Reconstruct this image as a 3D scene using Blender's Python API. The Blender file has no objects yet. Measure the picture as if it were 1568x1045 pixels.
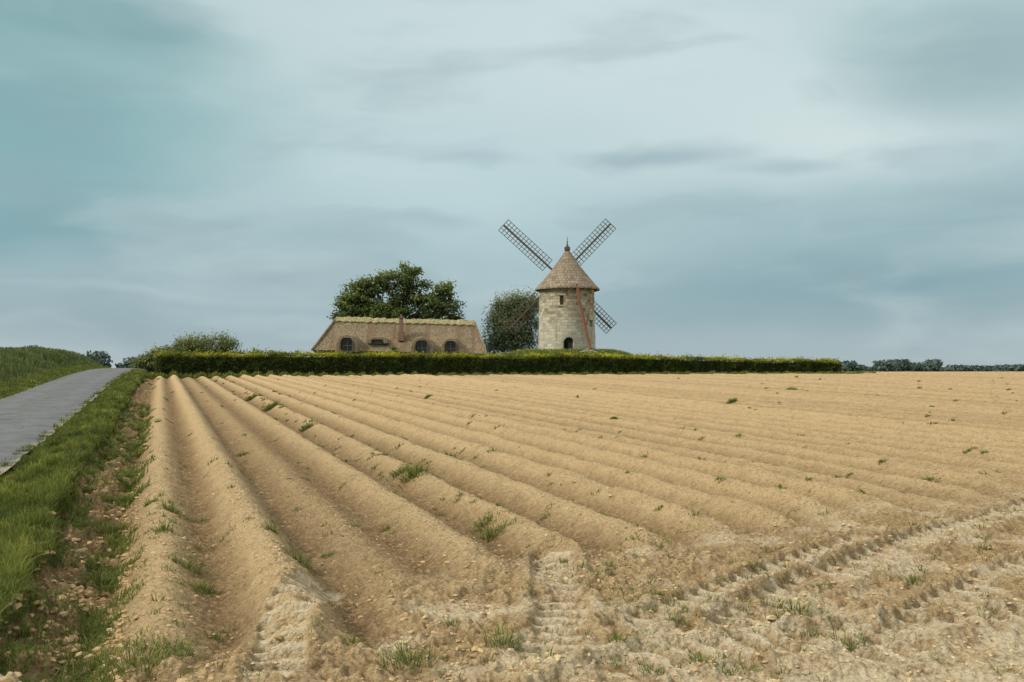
import bpy, math, numpy as np
from mathutils import Vector
rng=np.random.default_rng(7)
F=1524.0; HZ=569.0; CZ=2.4
def P(px,py,y):
    return ((px-784)/F*y, y, CZ-(py-HZ)/F*y)
def G(px,py):
    y=3658.0/(py-534.0)
    return ((px-784)/F*y, y)
# ---------------------------------------------------------------- helpers
def sstep(a,b,x):
    t=np.clip((x-a)/(b-a),0,1); return t*t*(3-2*t)
_perm=np.random.default_rng(3).permutation(4096)
_ga=np.random.default_rng(4).uniform(0,2*np.pi,4096)
_gx=np.cos(_ga); _gy=np.sin(_ga)
def pn(x,y,seed=0):
    x=np.asarray(x,float); y=np.asarray(y,float)
    xi=np.floor(x).astype(np.int64); yi=np.floor(y).astype(np.int64)
    fx=x-xi; fy=y-yi
    def g(a,b):
        h=_perm[(_perm[(a+seed*131)&4095]+b)&4095]
        return h
    u=fx*fx*fx*(fx*(fx*6-15)+10); v=fy*fy*fy*(fy*(fy*6-15)+10)
    def d(a,b,dx,dy):
        h=g(a,b); return _gx[h]*dx+_gy[h]*dy
    n00=d(xi,yi,fx,fy); n10=d(xi+1,yi,fx-1,fy)
    n01=d(xi,yi+1,fx,fy-1); n11=d(xi+1,yi+1,fx-1,fy-1)
    return ((n00*(1-u)+n10*u)*(1-v)+(n01*(1-u)+n11*u)*v)*1.4
def fbm(x,y,sc,octv=3,seed=0):
    s=0;a=1;t=0
    for i in range(octv):
        s=s+a*pn(x/sc,y/sc,seed+i); t+=a; a*=.5; sc*=.5
    return s/t
def mesh(name,verts,faces,mat=None,attrs=None,smooth=False,parent=None,uv=None):
    me=bpy.data.meshes.new(name)
    verts=np.asarray(verts,np.float32)
    if not isinstance(faces,list): faces=[faces]
    faces=[np.asarray(f,np.int32) for f in faces if len(f)]
    me.vertices.add(len(verts)); me.vertices.foreach_set('co',verts.ravel())
    li=np.concatenate([f.ravel() for f in faces])
    tot=np.concatenate([np.full(len(f),f.shape[1],np.int32) for f in faces])
    st=np.concatenate([[0],np.cumsum(tot)[:-1]]).astype(np.int32)
    me.loops.add(len(li)); me.loops.foreach_set('vertex_index',li)
    me.polygons.add(len(tot)); me.polygons.foreach_set('loop_start',st)
    try: me.polygons.foreach_set('loop_total',tot)
    except Exception: pass
    me.update(calc_edges=True)
    me.polygons.foreach_set('use_smooth',np.full(len(tot),smooth,bool))
    if attrs:
        for k,v in attrs.items():
            a=me.attributes.new(k,'FLOAT','POINT'); a.data.foreach_set('value',np.asarray(v,np.float32))
    if uv is not None:
        l=me.uv_layers.new(name='UVMap'); l.data.foreach_set('uv',np.asarray(uv,np.float32)[li].ravel())
    me.validate()
    ob=bpy.data.objects.new(name,me); bpy.context.scene.collection.objects.link(ob)
    if mat: me.materials.append(mat)
    if parent: ob.parent=parent
    return ob
def empty(name):
    e=bpy.data.objects.new(name,None); bpy.context.scene.collection.objects.link(e); return e
class Acc:
    def __init__(s): s.v=[];s.f=[];s.n=0
    def add(s,v,f):
        s.v+= [tuple(p) for p in v]; s.f+=[tuple(i+s.n for i in q) for q in f]; s.n+=len(v)
    def beam(s,a,b,w,h=None,up=(0,0,1)):
        h=h or w
        a=Vector(a);b=Vector(b);d=(b-a).normalized();u=Vector(up)
        if abs(d.dot(u))>.98: u=Vector((0,1,0))
        r=d.cross(u).normalized(); u=r.cross(d).normalized()
        v=[]
        for p in(a,b):
            for sx,sy in((-1,-1),(1,-1),(1,1),(-1,1)):
                v.append(p+r*(sx*w/2)+u*(sy*h/2))
        s.add(v,[(3,2,1,0),(4,5,6,7),(0,1,5,4),(1,2,6,5),(2,3,7,6),(3,0,4,7)])
    def box(s,c,sz,rot=0):
        cx,cy,cz=c;v=[]
        for z in(-1,1):
            for x,y in((-1,-1),(1,-1),(1,1),(-1,1)):
                lx=x*sz[0]/2;ly=y*sz[1]/2
                v.append((cx+lx*math.cos(rot)-ly*math.sin(rot),cy+lx*math.sin(rot)+ly*math.cos(rot),cz+z*sz[2]/2))
        s.add(v,[(3,2,1,0),(4,5,6,7),(0,1,5,4),(1,2,6,5),(2,3,7,6),(3,0,4,7)])
    def cone(s,a,b,ra,rb,n=7):
        a=Vector(a);b=Vector(b);d=(b-a).normalized();u=Vector((0,0,1)) if abs(d.z)<.9 else Vector((1,0,0))
        r=d.cross(u).normalized();u=r.cross(d)
        v=[]
        for p,R in((a,ra),(b,rb)):
            for i in range(n):
                t=2*math.pi*i/n; v.append(p+r*(math.cos(t)*R)+u*(math.sin(t)*R))
        s.add(v,[(i,(i+1)%n,n+(i+1)%n,n+i) for i in range(n)])
    def obj(s,name,mat,parent=None,smooth=False):
        q=[f for f in s.f if len(f)==4]; t=[f for f in s.f if len(f)==3]
        fs=[]
        if q: fs.append(np.array(q))
        if t: fs.append(np.array(t))
        return mesh(name,np.array(s.v),fs,mat,parent=parent,smooth=smooth)
# ---------------------------------------------------------------- node helpers
class NT:
    def __init__(s,nt): s.nt=nt; nt.nodes.clear()
    def n(s,t,**k):
        nd=s.nt.nodes.new(t)
        ins=k.pop('ins',{})
        for a,b in k.items(): setattr(nd,a,b)
        for a,b in ins.items():
            if isinstance(b,bpy.types.NodeSocket): s.nt.links.new(b,nd.inputs[a])
            else: nd.inputs[a].default_value=b
        return nd
    def m(s,op,a,b=None,c=None,clamp=False):
        nd=s.nt.nodes.new('ShaderNodeMath'); nd.operation=op; nd.use_clamp=clamp
        for i,v in enumerate((a,b,c)):
            if v is None: continue
            if isinstance(v,bpy.types.NodeSocket): s.nt.links.new(v,nd.inputs[i])
            else: nd.inputs[i].default_value=v
        return nd.outputs[0]
    def mix(s,f,a,b,bt='MIX'):
        nd=s.nt.nodes.new('ShaderNodeMix'); nd.data_type='RGBA'; nd.blend_type=bt
        for i,v in((0,f),(6,a),(7,b)):
            if isinstance(v,bpy.types.NodeSocket): s.nt.links.new(v,nd.inputs[i])
            else: nd.inputs[i].default_value=v if i==0 else (v[0],v[1],v[2],1)
        return nd.outputs[2]
    def ramp(s,f,pts):
        nd=s.nt.nodes.new('ShaderNodeValToRGB'); s.nt.links.new(f,nd.inputs[0])
        el=nd.color_ramp.elements
        while len(el)<len(pts): el.new(0.5)
        for e,(p,c) in zip(el,pts):
            e.position=p; e.color=(c[0],c[1],c[2],1) if not isinstance(c,(int,float)) else (c,c,c,1)
        return nd.outputs[0]
    def noise(s,vec,sc,det=4,rough=.55,dist=0):
        return s.n('ShaderNodeTexNoise',ins={'Vector':vec,'Scale':sc,'Detail':det,'Roughness':rough,'Distortion':dist}).outputs[0]
    def mapv(s,vec,scale=(1,1,1),rot=(0,0,0)):
        return s.n('ShaderNodeMapping',ins={'Vector':vec,'Scale':scale,'Rotation':rot}).outputs[0]
    def mr(s,v,a,b,c=0,d=1,it='SMOOTHSTEP'):
        nd=s.n('ShaderNodeMapRange',interpolation_type=it,ins={'Value':v,'From Min':a,'From Max':b,'To Min':c,'To Max':d}); return nd.outputs[0]
    def attr(s,name):
        return s.n('ShaderNodeAttribute',attribute_name=name).outputs['Fac']
    def bump(s,h,st,dist=.02,nrm=None):
        k={'Height':h,'Strength':st,'Distance':dist}
        if nrm is not None: k['Normal']=nrm
        return s.n('ShaderNodeBump',ins=k).outputs[0]
    def out(s,col,rough=.9,nrm=None,spec=.2,transl=0,tcol=None):
        k={'Base Color':col if isinstance(col,bpy.types.NodeSocket) else (*col,1),'Roughness':rough,'Specular IOR Level':spec}
        if nrm is not None:k['Normal']=nrm
        b=s.n('ShaderNodeBsdfPrincipled',ins=k).outputs[0]
        if transl:
            t=s.n('ShaderNodeBsdfTranslucent',ins={'Color':tcol}).outputs[0]
            b=s.n('ShaderNodeMixShader',ins={0:transl,1:b,2:t}).outputs[0]
        s.n('ShaderNodeOutputMaterial',ins={'Surface':b})
def newmat(name):
    m=bpy.data.materials.new(name); m.use_nodes=True; t=NT(m.node_tree)
    pos=t.n('ShaderNodeTexCoord').outputs['Object']
    return m,t,pos
# ---------------------------------------------------------------- terrain
TT=0.3537
def hedge_y(x): return 86+(x+30.5)*14/62.9
MX,MY=P(868,540,110)[:2]
SP=1.2
tracks=[
 ([G(1130,960),G(1200,915),G(1300,872),G(1420,825),G(1600,770)],.50),
 ([G(1330,1010),G(1450,930),G(1568,872),G(1750,820)],.50),
 ([G(835,1000),G(862,940),G(850,890),G(845,850)],.46),
 ([G(420,1030),G(440,960),G(490,900)],.40),
 ([G(880,1060),G(1010,1005),G(1200,985),G(1400,960),G(1568,950),G(1800,930)],.55),
 ([G(960,960),G(1080,915),G(1220,860),G(1330,825)],.38),
]
def road_c(y): return -5.2+1.35*sstep(60,135,y)
def terrain(x,y,detail=True):
    x=np.asarray(x,float);y=np.asarray(y,float)
    r=np.hypot(x,y)
    L=2.2;k=6
    yy=np.clip(y,-60,400)
    t=(L-0.0228*yy)*k
    z=L-np.where(t>30,t,np.log1p(np.exp(np.minimum(t,30))))/k
    u=x+TT*y
    front=sstep(0,6,y)
    rc=road_c(y)
    lf=sstep(-1.2,-3.0,u)*front
    z=z+lf*.55*sstep(25,110,y)-lf*2.2*sstep(128,230,y)
    bank=(sstep(-8.6,-13.0,u-(rc+5.2))*1.15*(1+.45*sstep(60,120,y))+sstep(-13,-45,u)*1.0)*front
    z=z+bank
    dm=np.hypot(x-MX,y-MY)
    z=z+2.45*sstep(13.5,4.6,dm)
    n1=fbm(x,y,2.2,3,11); n2=fbm(x,y,.7,3,21)
    z=z+.03*n1
    hy=hedge_y(x)
    bb=np.where(x>36,1e5,hy-1.5+.6*n2)
    edge=-1.45+.5*fbm(x,y,.8,3,31)+.15*sstep(16,9,y)
    gr_v=sstep(edge+.08,edge-.08,u)
    garden=sstep(bb,bb+.5,y)*(x>-33)
    grass=np.maximum(gr_v,garden)
    onroad=sstep(2.55,2.25,np.abs(u-rc))*front
    field=(1-gr_v)*(1-garden)*front
    hb=11.1+.64*x+1.0*fbm(x,y,1.3,3,41)-2.0*sstep(3.0,1.6,u)
    rm=sstep(hb-.7,hb+1.0,y)
    ph=u/SP+.04*fbm(x,y,2.4,3,45)
    idx=np.round(ph)
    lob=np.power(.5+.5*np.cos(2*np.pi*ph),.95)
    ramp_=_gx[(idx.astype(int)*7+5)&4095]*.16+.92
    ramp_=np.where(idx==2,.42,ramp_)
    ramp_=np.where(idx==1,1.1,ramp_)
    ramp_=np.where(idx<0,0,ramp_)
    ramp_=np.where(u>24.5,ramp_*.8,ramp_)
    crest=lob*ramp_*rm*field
    amp=.32*(1+.16*fbm(x,y,1.3,2,51))
    z=z+amp*crest-.13*rm*field
    df=np.exp(-((u-23.8)/.45)**2)*rm*field
    z=z-.25*df
    dz=np.exp(-((u+.62)/.25)**2)*field
    z=z-.14*dz
    z=z+.20*gr_v*front*sstep(-2.9,-1.9,u)
    pale=np.zeros_like(z); lug=np.zeros_like(z)
    if detail:
        head=(1-rm)*field
        clodz=field*sstep(-.35,-.75,u)
        f1=1/(1+(r/45)**2); f2=1/(1+(r/18)**2)
        rough=(.42+.55*head+.9*clodz+.6*df)
        tr=np.zeros_like(z)
        for pl,w in tracks:
            best=np.full(z.shape,9.0);al=np.zeros_like(z);acc=0;sd=np.zeros_like(z)
            near=(r<24)&(y>0)
            X=x[near];Y=y[near];bst=np.full(X.shape,9.0);a_=np.zeros_like(X);s_=np.zeros_like(X)
            for (ax,ay),(bx,by) in zip(pl[:-1],pl[1:]):
                dx,dy=bx-ax,by-ay;Ls=math.hypot(dx,dy)
                tt=np.clip(((X-ax)*dx+(Y-ay)*dy)/Ls**2,0,1)
                cx=X-(ax+tt*dx);cy=Y-(ay+tt*dy);d=np.hypot(cx,cy)
                q=d<bst
                bst=np.where(q,d,bst);a_=np.where(q,acc+tt*Ls,a_);s_=np.where(q,np.sign(cx*dy-cy*dx)*d,s_)
                acc+=Ls
            best[near]=bst;al[near]=a_;sd[near]=s_
            best=best+.05*fbm(x,y,.25,2,62)
            mk=sstep(w*.60,w*.46,best)*sstep(-.15,.10,fbm(x,y,.7,3,61)+.22)*field
            chev=.5+.5*np.sin(2*np.pi*(al/.26+np.abs(sd)*1.4+.12*fbm(x,y,.4,2,63)))
            chev=sstep(.35,.65,chev)
            z=z+mk*(-.10+.085*chev)+.05*field*np.exp(-((best-w*.68)/.09)**2)
            tr=np.maximum(tr,mk); lug=np.maximum(lug,mk*chev)
        pale=tr*.05+.85*lug
        pz=sstep(-.05,.38,fbm(x,y,.8,4,71)+.42*sstep(9.8,7.6,y)*sstep(-2,2.5,x))*head*(r<22)
        pale=np.maximum(pale,pz*.8*(1-.8*tr))
        rough=rough*(1-.75*tr)*(1-.45*pz)
        wx=x+.06*pn(x/.15,y/.15,95);wy=y+.06*pn(x/.15,y/.15,96)
        c1=fbm(x,y,.42,2,81); c2=np.abs(pn(wx/.22,wy/.22,91)); c3=np.abs(pn(wx/.12,wy/.12,92)); c4=pn(x/.06,y/.06,93)
        cb=np.abs(pn(wx/.36,wy/.36,97))
        z=z+field*rough*(.055*c1+.080*(c2-.25)*f1+.080*(c3-.25)*f1+.028*c4*f2)+clodz*.28*(cb-.2)
        z=z+gr_v*(1-onroad)*front*(.08*n2)
        crest=crest+(.25*c1+.55*(c2-.25)+.6*(c3-.25))*field*rough+.42*head  # small hollows lower the value too, painting shade into the soil colour
    z=z-.10*onroad
    return z,pale,grass,crest,u
def zat(x,y):
    return terrain(np.atleast_1d(x),np.atleast_1d(y))[0]
fine=np.arange(-36,36.01,.09)
coarse=np.arange(40,320,5.0)
ang=np.radians(np.concatenate([fine,coarse]))
rr=[1.0,1.8,2.8,3.8,4.8,5.8]
while rr[-1]<22: rr.append(rr[-1]*1.0035)
while rr[-1]<125: rr.append(rr[-1]*1.0045)
while rr[-1]<4500: rr.append(rr[-1]*1.04)
rr=np.array(rr)
R,A=np.meshgrid(rr,ang,indexing='ij')
X=(R*np.sin(A)).ravel();Y=(R*np.cos(A)).ravel()
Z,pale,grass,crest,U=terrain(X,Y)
nr,na=len(rr),len(ang)
i=np.arange(nr-1)[:,None];j=np.arange(na)[None,:];j2=(j+1)%na
q=np.stack([i*na+j,i*na+j2,(i+1)*na+j2,(i+1)*na+j],-1).reshape(-1,4)[:,::-1]
V=np.stack([X,Y,Z],1)
V=np.vstack([V,[[0,0,float(Z[:na].mean())]]])
c0=np.stack([np.full(na,nr*na),np.arange(na),(np.arange(na)+1)%na],1)[:,::-1]
ap=lambda a:np.append(a,0)
ms,t,pos=newmat('soil_and_turf')
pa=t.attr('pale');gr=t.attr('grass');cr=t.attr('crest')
nA=t.noise(pos,.35,3,.6); nB=t.noise(pos,3.0,4,.65); nC=t.noise(pos,14,5,.7); nD=t.noise(pos,55,3,.7)
c=t.mix(t.mr(cr,-.08,.80,it='LINEAR'),(.225,.142,.066),(.74,.535,.285))  # drier crests paler; furrow shade is also painted into the dark trough colour
c=t.mix(t.m('MULTIPLY',t.mr(nA,.4,.65),.3),c,t.mix(.5,c,(.60,.43,.22)))
c=t.mix(t.m('MULTIPLY',t.mr(nB,.45,.66),.24),c,(.27,.172,.082))
c=t.mix(t.m('MULTIPLY',t.mr(nC,.50,.66),.45),c,(.74,.55,.31))
c=t.mix(t.m('MULTIPLY',t.mr(nC,.34,.48,1,0),.50),c,(.21,.132,.062))
c=t.mix(t.m('MULTIPLY',t.mr(nD,.36,.54,1,0),.42),c,(.19,.12,.056))
pp=t.m('MULTIPLY',pa,t.mr(t.m('ADD',t.m('MULTIPLY',nB,.5),t.m('MULTIPLY',nC,.5)),.38,.54))
c=t.mix(t.m('MULTIPLY',pp,.9,clamp=True),c,(.84,.71,.48))
gcol=t.mix(nC,(.04,.06,.014),(.10,.125,.028))
gcol=t.mix(t.mr(nB,.45,.7),gcol,(.14,.13,.045))
gm=t.mr(t.m('ADD',gr,t.m('MULTIPLY',t.m('SUBTRACT',nC,.5),.7)),.35,.65)
c=t.mix(gm,c,gcol)
h=t.m('ADD',t.m('MULTIPLY',nC,.6),t.m('MULTIPLY',nD,.4))
vor=t.n('ShaderNodeTexVoronoi',ins={'Vector':pos,'Scale':20.0,'Randomness':1.0}).outputs['Distance']
h=t.m('SUBTRACT',h,t.m('MULTIPLY',vor,.5))
t.out(c,.95,t.bump(h,1.0,.11),spec=.1)
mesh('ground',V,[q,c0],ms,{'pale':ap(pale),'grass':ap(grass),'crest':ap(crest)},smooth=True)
# ---------------------------------------------------------------- road
ys=np.concatenate([np.arange(-10,60,.5),np.arange(60,300,1.0)])
vs=np.linspace(-2.15,2.15,23)
YY,VV=np.meshgrid(ys,vs,indexing='ij')
ragg=.14*fbm(YY.ravel(),VV.ravel()*0+np.sign(VV.ravel())*5,1.2,3,5).reshape(YY.shape)*(np.abs(VV)>2.05)
UU=road_c(YY)+VV+ragg*np.sign(VV); XX=UU-TT*YY
zr=terrain(XX.ravel(),YY.ravel(),False)[0]+.10*sstep(2.55,2.25,np.abs((UU-road_c(YY)).ravel()))*sstep(0,6,YY.ravel())-.03*fbm(XX.ravel(),YY.ravel(),2.2,3,11)
zr=zr+.05*(1-(VV.ravel()/2.15)**2)
n1,n2=YY.shape
i=np.arange(n1-1)[:,None];j=np.arange(n2-1)[None,:]
q=np.stack([i*n2+j,i*n2+j+1,(i+1)*n2+j+1,(i+1)*n2+j],-1).reshape(-1,4)
mr_,t,pos=newmat('asphalt')
e=t.m('ABSOLUTE',t.attr('across'))
n=t.noise(pos,.9,6,.7);nf=t.noise(pos,45,3,.7)
c=t.mix(t.mr(n,.35,.65),(.08,.084,.088),(.145,.148,.15))
c=t.mix(t.m('MULTIPLY',nf,.5),c,(.21,.21,.205))
wt=t.mr(t.m('ABSOLUTE',t.m('SUBTRACT',e,.48)),.0,.25,1,0)
c=t.mix(t.m('MULTIPLY',wt,.35),c,(.18,.18,.18))
cm=t.mr(t.m('ADD',e,t.m('MULTIPLY',t.m('SUBTRACT',n,.5),.6)),.10,.0)
c=t.mix(t.m('MULTIPLY',cm,.45),c,(.15,.13,.08))
crk=t.n('ShaderNodeTexVoronoi',feature='DISTANCE_TO_EDGE',ins={'Vector':t.n('ShaderNodeVectorMath',operation='ADD',ins={0:pos,1:t.n('ShaderNodeTexNoise',ins={'Vector':pos,'Scale':2.0}).outputs['Color']}).outputs[0],'Scale':.5}).outputs['Distance']
c=t.mix(t.mr(crk,.0,.03,.6,0),c,(.05,.048,.045))
c=t.mix(t.mr(t.m('ADD',e,t.m('MULTIPLY',t.m('SUBTRACT',n,.5),.5)),.90,1.02),c,(.30,.26,.17))
t.out(c,.85,t.bump(nf,.3,.01),spec=.25)
mesh('road',np.stack([XX.ravel(),YY.ravel(),zr],1),q,mr_,{'across':(VV/2.15).ravel()},smooth=True)
# ---------------------------------------------------------------- foliage materials
def folmat(name,dark,mid,light,tr=.3):
    m,t,pos=newmat(name)
    ti=t.attr('tint')
    c=t.ramp(ti,[(0,dark),(.5,mid),(1,light)])
    t.out(c,.6,spec=.25,transl=tr,tcol=t.mix(.5,c,light))
    return m
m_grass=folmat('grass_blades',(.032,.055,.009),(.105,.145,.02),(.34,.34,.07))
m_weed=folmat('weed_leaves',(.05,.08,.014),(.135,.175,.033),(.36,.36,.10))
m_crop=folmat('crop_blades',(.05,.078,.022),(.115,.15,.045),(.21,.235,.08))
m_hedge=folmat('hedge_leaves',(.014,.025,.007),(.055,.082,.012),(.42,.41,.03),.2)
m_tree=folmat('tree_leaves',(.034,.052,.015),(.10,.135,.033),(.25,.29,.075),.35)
m_willow=folmat('willow_leaves',(.05,.07,.035),(.15,.19,.09),(.30,.33,.17),.35)
m_shrub=folmat('shrub_leaves',(.055,.075,.025),(.14,.165,.045),(.26,.27,.085),.25)
m_far=folmat('far_leaves',(.05,.085,.085),(.085,.13,.115),(.13,.18,.14),.1)  # blue-grey distance haze mixed into the leaf colour
mbark,t,pos=newmat('bark')
n=t.noise(t.mapv(pos,(4,4,1)),3,5); t.out(t.mix(n,(.05,.04,.03),(.14,.115,.09)),.95,t.bump(n,.6,.05))
def blades(name,x,y,z,h,w,tint,mat,lean=.5,parent=None,dirs=None):
    N=len(x)
    a=rng.uniform(0,2*np.pi,N) if dirs is None else dirs
    b=rng.uniform(0,2*np.pi,N)
    ln=h*lean*rng.uniform(.1,1,N)
    wx,wy=np.cos(b)*w/2,np.sin(b)*w/2
    ox,oy=np.cos(a)*ln,np.sin(a)*ln
    z=z-.01
    v=np.zeros((N,5,3))
    hh=h/np.sqrt(1+(ln/np.maximum(h,1e-4))**2*.8)
    v[:,0]=np.stack([x-wx,y-wy,z],1);v[:,1]=np.stack([x+wx,y+wy,z],1)
    v[:,2]=np.stack([x+wx*.8+ox*.4,y+wy*.8+oy*.4,z+hh*.65],1);v[:,3]=np.stack([x-wx*.8+ox*.4,y-wy*.8+oy*.4,z+hh*.65],1)
    v[:,4]=np.stack([x+ox,y+oy,z+hh*(1-.25*ln/np.maximum(h,1e-4))],1)
    o=np.arange(N)[:,None]*5
    q=o+np.array([[0,1,2,3]]);tr=o+np.array([[3,2,4]])
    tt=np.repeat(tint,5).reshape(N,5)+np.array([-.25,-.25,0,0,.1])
    return mesh(name,v.reshape(-1,3),[q,tr],mat,{'tint':np.clip(tt,0,1).ravel()},parent=parent)
def scatter_uy(N,u0,u1,y0,y1):
    y=np.exp(rng.uniform(math.log(y0),math.log(y1),N));u=rng.uniform(u0,u1,N)
    return u-TT*y,y,u
x,y,u=scatter_uy(230000,-3.45,-0.8,7.2,95)
k=(x>-.62*y)
x,y,u=x[k],y[k],u[k]
z,_,g,_,_=terrain(x,y)
cl=fbm(x,y,.5,3,101)
rc=road_c(y)+2.1
k=(g>.35)&(u>rc-.30+.35*cl)&(rng.uniform(size=len(x))<(.62+1.3*cl+.4*sstep(-1.9,-2.4,u)))
x,y,z,u,cl=x[k],y[k],z[k],u[k],cl[k]
hh=(.06+.18*sstep(-.15,.45,cl)+.10*sstep(-2.1,-1.4,u))*rng.uniform(.5,1.3,len(x))
ti=np.clip(.42+.95*fbm(x,y,.7,3,111)+.35*fbm(x,y,3,2,115)+rng.normal(0,.18,len(x)),0,1)
vg=empty('grass_verge')
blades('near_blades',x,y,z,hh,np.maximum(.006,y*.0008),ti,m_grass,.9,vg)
x,y,u=scatter_uy(30000,-9.4,-6.9,38,125)
rc=road_c(y)
u=u+(rc+5.2);x=u-TT*y
z=zat(x,y); k=(u<rc-2.0)
x,y,z=x[k],y[k],z[k]
blades('far_side_blades',x,y,z,rng.uniform(.1,.35,len(x)),y*.0009,np.clip(.38+.8*fbm(x,y,1.5,3,112)+rng.normal(0,.15,len(x)),0,1),m_grass,.6,vg)
x,y,u=scatter_uy(120000,-60,-8.3,40,330)
u=u+(road_c(y)+5.2);x=u-TT*y
k=(x>-.68*y);x,y,u=x[k],y[k],u[k]
z=zat(x,y)
k=rng.uniform(size=len(x))<sstep(-8.4,-9.6,u-(road_c(y)+5.2))
x,y,z,u=x[k],y[k],z[k],u[k]
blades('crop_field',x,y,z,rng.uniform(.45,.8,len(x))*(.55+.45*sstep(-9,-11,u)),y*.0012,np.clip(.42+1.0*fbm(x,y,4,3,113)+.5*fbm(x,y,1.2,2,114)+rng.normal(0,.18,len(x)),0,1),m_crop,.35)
x=rng.uniform(-32,36,30000);y=hedge_y(x)-rng.uniform(.2,2.3,len(x))
z=zat(x,y)
hn=fbm(x,y,1.5,3,55)
k=rng.uniform(size=len(x))<.6+hn
x,y,z=x[k],y[k],z[k]
gf=empty('hedge_foot_grass')
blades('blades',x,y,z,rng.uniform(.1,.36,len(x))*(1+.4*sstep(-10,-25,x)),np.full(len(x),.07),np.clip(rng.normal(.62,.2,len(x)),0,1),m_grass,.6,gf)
a=rng.uniform(0,2*np.pi,16000);r=13*np.sqrt(rng.uniform(.08,1,16000));x=MX+r*np.cos(a);y=MY+r*np.sin(a)
blades('mound_grass',x,y,zat(x,y),rng.uniform(.1,.35,len(x)),np.full(len(x),.07),np.clip(rng.normal(.75,.2,len(x)),0,1),m_grass,.6)
def tuft_pts(cx,cy,n,rad,h0):
    a=rng.uniform(0,2*np.pi,n);r=rad*rng.uniform(0,1,n)
    return cx+r*np.cos(a),cy+r*np.sin(a),h0*rng.uniform(.35,1.1,n),a
xs=[];yl=[];hs=[];ds=[];ws=[];tn=[]
def addt(cx,cy,n,rad,h0,tint=.45,w=.007):
    a,b,c_,d=tuft_pts(cx,cy,n,rad,h0)
    xs.append(a);yl.append(b);hs.append(c_);ds.append(d+rng.normal(0,.6,n));ws.append(np.full(n,max(w,cy*.0009)));tn.append(np.clip(rng.normal(tint,.22,n),0,1))
for px,py,s in [(285,870,1.1),(310,893,1.0),(260,790,.9),(635,735,1.5),(615,728,1.0),(755,812,1.2),(740,800,.9),(458,862,1.0),(622,1020,1.4),(770,995,1.2),
   (1000,1022,.8),(1078,1010,1.0),(1215,945,1.1),(1185,925,.9),(1300,982,1.0),(215,1025,1.5),(270,1008,1.0),(95,1028,1.6),(35,965,1.4),(540,985,.7),(415,832,.7),
   (250,830,.9),(230,780,.7),(1505,945,.6),(1400,893,.8),(1240,970,.5),(130,940,1.2),(160,1000,1.2),(60,1000,1.0),(10,1030,1.3),(60,930,1.2),(20,900,1.3),(110,975,1.1),(180,900,.9),(150,870,1.0),
   (690,705,.7),(690,695,.6),(765,655,.6),(1120,618,.8),(1215,598,1.0),(1370,655,.6),(1420,735,.6),(1510,742,.6),(1480,700,.4),(370,690,.6),(590,800,.5),
   (470,655,1.0),(415,625,1.2),(385,610,1.0),(655,610,.6),(740,690,.5),(880,598,.7),(1320,770,.4),(940,650,.5),(1300,730,.4),(330,960,.6),(1120,1030,.5),
   (1005,915,.6),(1160,870,.5),(1250,900,.5),(945,990,.6),(690,960,.5),(500,840,.5),(1350,720,.4),(820,720,.4),(1010,795,.4),(1100,750,.4),(1240,755,.4)]:
    cx,cy=G(px,py); s*= (1+ .02*cy)
    addt(cx,cy,int(75*s),.12*s,.15*s,.45)
    addt(cx+.07,cy+.03,int(50*s),.25*s,.07*s,.5,.010)
N=6000
y=np.exp(rng.uniform(math.log(7.2),math.log(80),N));x=rng.uniform(-.6,.6,N)*y
u=x+TT*y;d=fbm(x,y,3.0,3,131)
pr=np.where(d>.06,.36,.09)+.65*(np.abs(u-4.6)<.45)+.25*(np.abs(u-6.1)<.3)*(d>-.1)+.7*(u<-.2)+.25*(np.abs(u-.1)<.4)
k=(u>-1.3)&(y<hedge_y(x)-2)&(rng.uniform(size=N)<pr)
for cx,cy in zip(x[k],y[k]):
    s=rng.uniform(.12,1)**1.5*.68*(1+.012*cy)+.1
    addt(cx,cy,int(6+18*s),.10*s,.13*s,.5)
N=1500
y=np.exp(rng.uniform(math.log(7.2),math.log(45),N));u=np.where(rng.uniform(size=N)<.5,-.62+rng.normal(0,.12,N),-1.35+rng.normal(0,.18,N))
x=u-TT*y;d=fbm(x,y,.9,3,141)
k=d>.02-.15*sstep(12,8,y)
for cx,cy in zip(x[k],y[k]):
    s=rng.uniform(.4,1.25)*(1+.01*cy); addt(cx,cy,int(16+30*s),.13*s,.16*s,.42)
x=np.concatenate(xs);y=np.concatenate(yl);h_=np.concatenate(hs);d_=np.concatenate(ds)
blades('weeds',x,y,zat(x,y),h_,np.concatenate(ws),np.concatenate(tn),m_weed,1.6,dirs=d_)
# ---------------------------------------------------------------- clods
phi=(1+5**.5)/2
ico=np.array([(-1,phi,0),(1,phi,0),(-1,-phi,0),(1,-phi,0),(0,-1,phi),(0,1,phi),(0,-1,-phi),(0,1,-phi),(phi,0,-1),(phi,0,1),(-phi,0,-1),(-phi,0,1)])/math.sqrt(1+phi*phi)
icf=np.array([(0,11,5),(0,5,1),(0,1,7),(0,7,10),(0,10,11),(1,5,9),(5,11,4),(11,10,2),(10,7,6),(7,1,8),(3,9,4),(3,4,2),(3,2,6),(3,6,8),(3,8,9),(4,9,5),(2,4,11),(6,2,10),(8,6,7),(9,8,1)])
N=90000
y=np.exp(rng.uniform(math.log(6.8),math.log(45),N));x=rng.uniform(-.6,.6,N)*y;u=x+TT*y
hb=11.1+.64*x-2.0*sstep(3.0,1.6,u)
pr=np.where(u<-.3,1.3,np.where(y<hb,.42,.36))*(.55+1.2*fbm(x,y,.9,2,151))
k=(u>-1.75)&(rng.uniform(size=N)<pr)
x,y,u=x[k],y[k],u[k];N=len(x)
sz=.005+.017*rng.uniform(0,1,N)**2.5
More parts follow.
